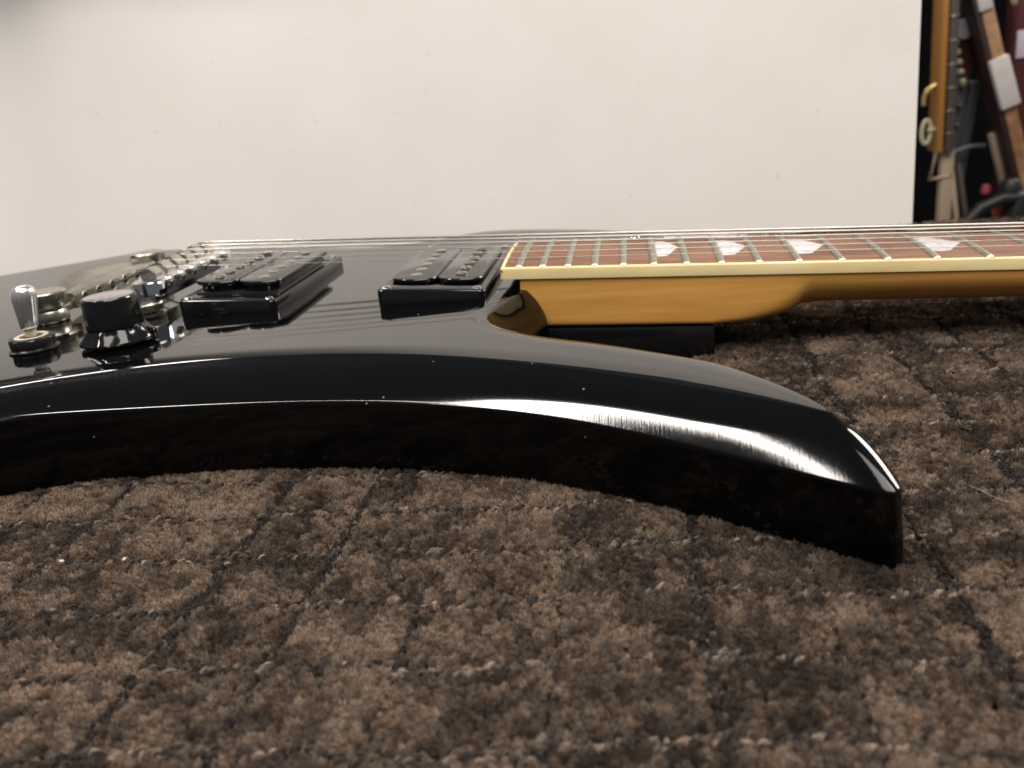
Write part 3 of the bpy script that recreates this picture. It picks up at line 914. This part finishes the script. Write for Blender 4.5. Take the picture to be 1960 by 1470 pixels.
# ---- strings
rads = [0.13, 0.165, 0.22, 0.33, 0.46, 0.58]
for i in range(6):
    pts = [Vector((TX + 6.0, sy[i], 6.6)), Vector((TX + 12, sy[i], 8.5))]
    sx = 0.9 + (i - 2.5) * -0.5
    zs = 17.5 + (25.9 ** 2 - sy[i] ** 2) / 2 / 394
    pts += [Vector((sx - 1.2, sy[i], zs - .35 + rads[i])), Vector((sx, sy[i], zs + rads[i]))]
    for d in np.linspace(20, 500, 13):
        t = d / SL; sp = 51.8 * (1 - t) + 35.26 * t; y = (-0.5 + i / 5) * sp
        h = 15.12 * (1 - t) + 17.56 * t + ((sp / 2) ** 2 - y * y) / 2 / 394
        pts.append(S(d, y, h + rads[i]))
    so = MB().tube(pts, rads[i], 8).build('string', M_STEEL, G, True, 60)

# ---- control knob
KX, KY = 14.5, -77.5
mb = MB()
prof_k = [(8.0, .9), (12.6, 1.0), (13.2, 1.3), (13.3, 1.9), (13.0, 2.4), (11.9, 3.5), (10.7, 5.0), (10.1, 6.2), (9.9, 6.5), (10.05, 6.8), (10.05, 7.4), (9.9, 10.5), (9.5, 16.6), (9.35, 17.3), (9.0, 17.7), (8.4, 17.75)]
fl = lambda a, z: 1 + (0.035 * math.cos(8 * a) if 2.3 < z < 6.3 else (0.012 * math.cos(8 * a) if z < 2.3 else 0))
mb.lathe(prof_k, 64, (KX, KY, 0), 'Z', fl)
knob = mb.build('knob', M_PLASTIC, G, True, 40)
tag(knob, 'black skirted control knob near the body edge')
mb = MB(); mb.lathe([(8.45, 17.5), (8.45, 17.7), (8.2, 17.76), (.02, 17.78)], 40, (KX, KY, 0)); mb.build('knob_cap', M_CHROME if False else mat('knob_cap_metal', (.72, .70, .70), .2, 1), knob)
mb = MB(); mb.lathe([(6, .02), (6, 1.2), (4, 1.25)], 24, (KX, KY, 0)); mb.build('pot_nut', M_SATIN, knob)
# pointer wing on the skirt
mb = MB(); mb.box(KX + 8.8, KX + 14.0, KY + .6, KY + 3.0, 2.2, 5.4, .5, lambda p: Vector((p.x, p.y, p.z - .28 * (p.x - KX - 10)))); mb.build('pointer', M_PLASTIC, knob)

# ---- pickup selector
QX, QY = -17.5, -81.0
mb = MB()
kn = lambda a, z: 1 + (.014 * math.copysign(1, math.sin(40 * a)) if 1.3 < z < 4.6 else 0)
mb.lathe([(7.7, .02), (8.5, .2), (8.6, .7), (7.7, .95), (7.5, 1.2), (7.65, 1.5), (7.7, 4.4), (7.4, 4.9), (6.8, 5.1), (5.7, 5.1)], 80, (QX, QY, 0), 'Z', kn)
sel = mb.build('selector_switch', M_SATIN, G, True, 40)
tag(sel, 'selector switch with fluted chrome tip and black knurled nut')
mb = MB(); mb.lathe([(5.8, 4.8), (5.8, 5.2), (5.3, 5.4), (3.2, 4.9), (.05, 4.8)], 40, (QX, QY, 0)); mb.build('washer', M_CREAM, sel)
mb = MB()
lean = lambda p: Vector((p.x + (p.z - 5) * 0.11, p.y, p.z))
mb.lathe([(2.0, 4.6), (2.0, 8.5)], 20, (QX, QY, 0), 'Z', None, lean); mb.build('switch_shaft', M_CREAM, sel)
mb = MB()
fl2 = lambda a, z: 1 + .022 * math.cos(14 * a) * (1 if 8.8 < z < 20.0 else .4 if z < 21.5 else 0)
mb.lathe([(1.8, 8.0), (2.7, 8.1), (2.95, 8.5), (3.55, 13.2), (4.05, 17.6), (4.25, 19.8), (4.2, 20.9), (3.9, 22.0), (3.3, 22.9), (2.3, 23.6), (1.0, 23.95), (.02, 24.0)], 84, (QX, QY, 0), 'Z', fl2, lean)
mb.build('switch_tip', mat('satin_chrome', (0.86, 0.85, 0.86), 0.22, 0.85), sel, True, 60)

# ---- strap button on the far horn
mb = MB(); mb.lathe([(3.2, .02), (3.0, .5), (2.4, 1.2), (2.8, 2.0), (4.8, 2.7), (5.0, 3.2), (4.2, 3.7), (.02, 3.8)], 24, (203.0, 66.0, 0)); mb.build('strap_button', M_CHROME, G, True, 60)

# ------------------------------------------------------------------ crumbs on the carpet
M_CHIP = mat('wood_chip', (0.62, 0.46, 0.28), 0.7)
M_LINT = mat('lint', (0.50, 0.47, 0.42), 0.9)
def chip(name, x, y, z, sx, sy_, m, label, cat, seed):
    r = random.Random(seed); V = []
    n = 7
    for zz in (0, .55):
        for k in range(n):
            a = 2 * math.pi * k / n; q = r.uniform(.55, 1.0)
            V.append((sx * q * math.cos(a), sy_ * q * math.sin(a), zz + r.uniform(-.15, .25)))
    F = [tuple(range(n))[::-1], tuple(range(n, 2 * n))] + [(i, (i + 1) % n, (i + 1) % n + n, i + n) for i in range(n)]
    o = mesh_obj(name, V, F, m, None, False)
    o.location = (x * U, y * U, z * U); o.rotation_euler = (r.uniform(-.9, -.3), r.uniform(-.3, .3), r.uniform(0, 3))
    tag(o, label, cat); return o
chip('wood_chip', 213.5, -151.0, 4.4, 1.0, 1.5, M_CHIP, 'tiny pale wood chip on the carpet beside the black horn', 'wood chip', 3)
chip('lint', 52, -180.0, 4.2, 1.1, .5, M_LINT, 'tiny white fleck of lint at the far left of the carpet', 'lint', 5)
chip('lint', 70, -180.0, 4.3, .6, .7, M_LINT, 'tiny white tuft of lint near the left carpet seam', 'lint', 6)
mb = MB(); mb.tube([(285, -148, 4.4), (286.5, -151, 4.7), (288, -154, 4.6), (290.5, -157, 4.3)], .035, 5)
o = mb.build('fibre_strand', M_LINT); tag(o, 'thin pale loose hair on the carpet right of the horn tip', 'hair')

# ------------------------------------------------------------------ blurred shop behind, past the right edge of the board
_before = set(bpy.data.objects)
M_DARK = mat('dark_wall', (0.006, 0.006, 0.007), 1.0, 0, 0.0)
o = MB().box(380, 1500, 1500, 1520, -900, 700).build('back_wall', M_DARK); tag(o, 'dark shop wall far behind', 'wall', kind='structure')
def bar(p0, p1, wx, wy, chamfer=1.5):
    """bar between two points (guitar frame), wx across the view, wy deep"""
    p0 = Vector(p0) + Vector((0, 0, ZB)); p1 = Vector(p1) + Vector((0, 0, ZB)); L = (p1 - p0).length
    ax = (p1 - p0).normalized(); side = Vector((ax.z, 0, -ax.x)).normalized(); dep = ax.cross(side)
    mb = MB()
    return mb.box(-wx / 2, wx / 2, -wy / 2, wy / 2, 0, L, chamfer, lambda q: p0 + side * q.x + dep * q.y + ax * q.z)
M_AMBER2 = mat('amber_neck_wood', (0.50, 0.22, 0.045), 0.4)
M_GREYB = mat('grey_fretboard', (0.10, 0.078, 0.068), 0.5)
M_BROWN = wood('brown_neck_wood', (0.24, 0.115, 0.055), (0.36, 0.19, 0.10), (0.46, 0.27, 0.16), 0.4, 0.1, 1, 60)
M_EBONY = mat('dark_fretboard', (0.035, 0.012, 0.010), 0.5)
M_WHITE = mat('paper_white', (0.82, 0.76, 0.73), 0.7)
M_LILAC = mat('paper_lilac', (0.72, 0.64, 0.78), 0.7)
M_GOLD = mat('gold_metal', (0.75, 0.55, 0.22), 0.3, 0.6)
M_BONE = mat('bone_plastic', (0.62, 0.56, 0.38), 0.4)
M_BEIGE = mat('beige_plastic', (0.50, 0.37, 0.26), 0.5)
M_BLACKR = mat('black_rubber', (0.010, 0.010, 0.010), 0.45)
M_MAROON = mat('maroon_lacquer', (0.10, 0.03, 0.028), 0.25)
M_SMOKE = mat('smoke_plastic', (0.10, 0.095, 0.105), 0.35)
M_ORANGE = mat('orange_plastic', (0.60, 0.14, 0.05), 0.35)
M_REDP = mat('red_plastic', (0.45, 0.01, 0.01), 0.3)

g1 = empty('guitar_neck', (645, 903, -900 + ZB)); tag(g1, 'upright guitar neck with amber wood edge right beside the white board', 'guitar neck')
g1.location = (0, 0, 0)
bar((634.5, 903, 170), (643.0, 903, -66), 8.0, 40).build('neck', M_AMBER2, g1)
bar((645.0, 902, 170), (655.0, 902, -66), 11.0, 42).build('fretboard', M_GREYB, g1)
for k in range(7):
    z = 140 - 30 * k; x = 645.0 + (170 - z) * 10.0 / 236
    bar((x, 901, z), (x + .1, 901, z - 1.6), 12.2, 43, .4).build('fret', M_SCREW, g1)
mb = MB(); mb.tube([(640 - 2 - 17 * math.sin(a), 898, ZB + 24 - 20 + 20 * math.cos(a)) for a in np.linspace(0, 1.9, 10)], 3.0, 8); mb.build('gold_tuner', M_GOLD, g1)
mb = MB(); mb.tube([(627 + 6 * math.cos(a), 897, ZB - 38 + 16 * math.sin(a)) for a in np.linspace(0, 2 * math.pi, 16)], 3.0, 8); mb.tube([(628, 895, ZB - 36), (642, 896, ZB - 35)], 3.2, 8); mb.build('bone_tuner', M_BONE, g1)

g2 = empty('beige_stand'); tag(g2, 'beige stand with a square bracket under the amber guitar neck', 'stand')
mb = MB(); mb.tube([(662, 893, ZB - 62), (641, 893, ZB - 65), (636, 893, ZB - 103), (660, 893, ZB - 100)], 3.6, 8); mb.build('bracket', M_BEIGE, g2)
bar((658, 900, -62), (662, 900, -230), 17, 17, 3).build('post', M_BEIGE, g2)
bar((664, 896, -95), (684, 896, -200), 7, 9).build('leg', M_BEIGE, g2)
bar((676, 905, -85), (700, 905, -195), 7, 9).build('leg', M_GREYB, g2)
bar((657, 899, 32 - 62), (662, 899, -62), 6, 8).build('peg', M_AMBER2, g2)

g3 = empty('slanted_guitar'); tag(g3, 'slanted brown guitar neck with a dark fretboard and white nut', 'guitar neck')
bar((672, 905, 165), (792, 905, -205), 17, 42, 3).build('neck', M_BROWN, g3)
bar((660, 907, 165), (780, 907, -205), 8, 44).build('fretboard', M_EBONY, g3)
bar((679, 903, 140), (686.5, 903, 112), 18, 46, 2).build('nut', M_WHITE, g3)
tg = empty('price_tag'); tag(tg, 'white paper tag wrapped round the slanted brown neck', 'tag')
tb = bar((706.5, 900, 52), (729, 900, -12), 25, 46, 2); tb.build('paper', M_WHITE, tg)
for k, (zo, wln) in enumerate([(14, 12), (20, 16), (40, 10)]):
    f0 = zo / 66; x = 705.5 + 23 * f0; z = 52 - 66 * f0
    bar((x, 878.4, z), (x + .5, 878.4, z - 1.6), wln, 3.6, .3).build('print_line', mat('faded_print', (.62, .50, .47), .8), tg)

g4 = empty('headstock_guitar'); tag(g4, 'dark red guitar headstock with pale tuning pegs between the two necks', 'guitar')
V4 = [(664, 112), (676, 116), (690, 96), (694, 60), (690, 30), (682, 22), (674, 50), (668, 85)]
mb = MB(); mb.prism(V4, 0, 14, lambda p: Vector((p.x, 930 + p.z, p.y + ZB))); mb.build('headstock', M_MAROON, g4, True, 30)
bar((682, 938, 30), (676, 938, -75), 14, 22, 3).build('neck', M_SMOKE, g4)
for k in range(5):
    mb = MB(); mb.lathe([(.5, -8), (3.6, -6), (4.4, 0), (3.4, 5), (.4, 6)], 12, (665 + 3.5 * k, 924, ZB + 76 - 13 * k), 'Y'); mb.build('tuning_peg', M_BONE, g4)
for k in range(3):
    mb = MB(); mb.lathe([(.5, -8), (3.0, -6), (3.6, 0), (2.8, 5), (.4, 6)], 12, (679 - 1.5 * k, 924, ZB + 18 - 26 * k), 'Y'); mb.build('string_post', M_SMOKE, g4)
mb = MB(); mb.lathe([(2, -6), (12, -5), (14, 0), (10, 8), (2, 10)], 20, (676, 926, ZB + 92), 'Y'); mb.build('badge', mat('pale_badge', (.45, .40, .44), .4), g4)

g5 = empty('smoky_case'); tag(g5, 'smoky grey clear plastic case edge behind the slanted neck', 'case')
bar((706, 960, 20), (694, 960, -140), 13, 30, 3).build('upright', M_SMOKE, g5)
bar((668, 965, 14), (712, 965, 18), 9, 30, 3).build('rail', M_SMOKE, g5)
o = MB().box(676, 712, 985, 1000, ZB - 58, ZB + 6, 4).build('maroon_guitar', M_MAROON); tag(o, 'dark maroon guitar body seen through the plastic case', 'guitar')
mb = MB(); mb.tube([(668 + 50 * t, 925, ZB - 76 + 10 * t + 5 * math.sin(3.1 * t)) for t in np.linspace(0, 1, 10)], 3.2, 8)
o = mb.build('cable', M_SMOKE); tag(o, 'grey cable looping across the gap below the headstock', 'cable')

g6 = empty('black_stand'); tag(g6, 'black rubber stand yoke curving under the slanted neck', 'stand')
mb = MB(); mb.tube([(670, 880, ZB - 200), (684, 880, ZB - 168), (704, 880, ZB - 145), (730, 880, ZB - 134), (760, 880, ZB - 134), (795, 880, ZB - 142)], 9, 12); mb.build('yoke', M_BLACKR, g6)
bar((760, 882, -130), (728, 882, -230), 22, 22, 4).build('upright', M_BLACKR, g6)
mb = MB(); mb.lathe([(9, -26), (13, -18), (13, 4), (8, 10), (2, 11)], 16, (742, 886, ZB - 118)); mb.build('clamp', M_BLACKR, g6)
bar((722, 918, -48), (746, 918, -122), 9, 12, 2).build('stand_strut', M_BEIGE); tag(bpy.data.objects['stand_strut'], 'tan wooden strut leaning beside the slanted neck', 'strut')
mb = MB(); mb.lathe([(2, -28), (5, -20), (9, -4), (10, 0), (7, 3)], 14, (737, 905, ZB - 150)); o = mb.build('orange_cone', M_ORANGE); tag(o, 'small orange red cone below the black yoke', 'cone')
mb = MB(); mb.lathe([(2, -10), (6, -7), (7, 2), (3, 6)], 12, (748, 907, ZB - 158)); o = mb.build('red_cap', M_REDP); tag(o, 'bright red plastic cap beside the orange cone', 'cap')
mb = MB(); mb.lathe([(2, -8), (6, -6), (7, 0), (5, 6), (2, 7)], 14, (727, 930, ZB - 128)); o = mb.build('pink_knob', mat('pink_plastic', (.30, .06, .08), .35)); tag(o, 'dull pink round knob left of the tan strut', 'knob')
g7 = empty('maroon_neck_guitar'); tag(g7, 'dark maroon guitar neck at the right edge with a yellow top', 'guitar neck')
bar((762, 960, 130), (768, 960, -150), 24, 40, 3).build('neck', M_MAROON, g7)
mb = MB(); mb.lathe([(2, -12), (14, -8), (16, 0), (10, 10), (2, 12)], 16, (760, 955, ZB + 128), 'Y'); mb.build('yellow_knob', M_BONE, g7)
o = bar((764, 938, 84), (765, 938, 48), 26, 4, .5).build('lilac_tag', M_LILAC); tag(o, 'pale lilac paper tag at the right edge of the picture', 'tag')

for o in set(bpy.data.objects) - _before:
    if o.type == 'MESH' and o.name != 'back_wall':
        for v in o.data.vertices:
            v.co.x = (608.4 + 0.9575 * (v.co.x / U - 635.5)) * U
            v.co.z = (0.967 * (v.co.z / U - ZB) + ZB) * U

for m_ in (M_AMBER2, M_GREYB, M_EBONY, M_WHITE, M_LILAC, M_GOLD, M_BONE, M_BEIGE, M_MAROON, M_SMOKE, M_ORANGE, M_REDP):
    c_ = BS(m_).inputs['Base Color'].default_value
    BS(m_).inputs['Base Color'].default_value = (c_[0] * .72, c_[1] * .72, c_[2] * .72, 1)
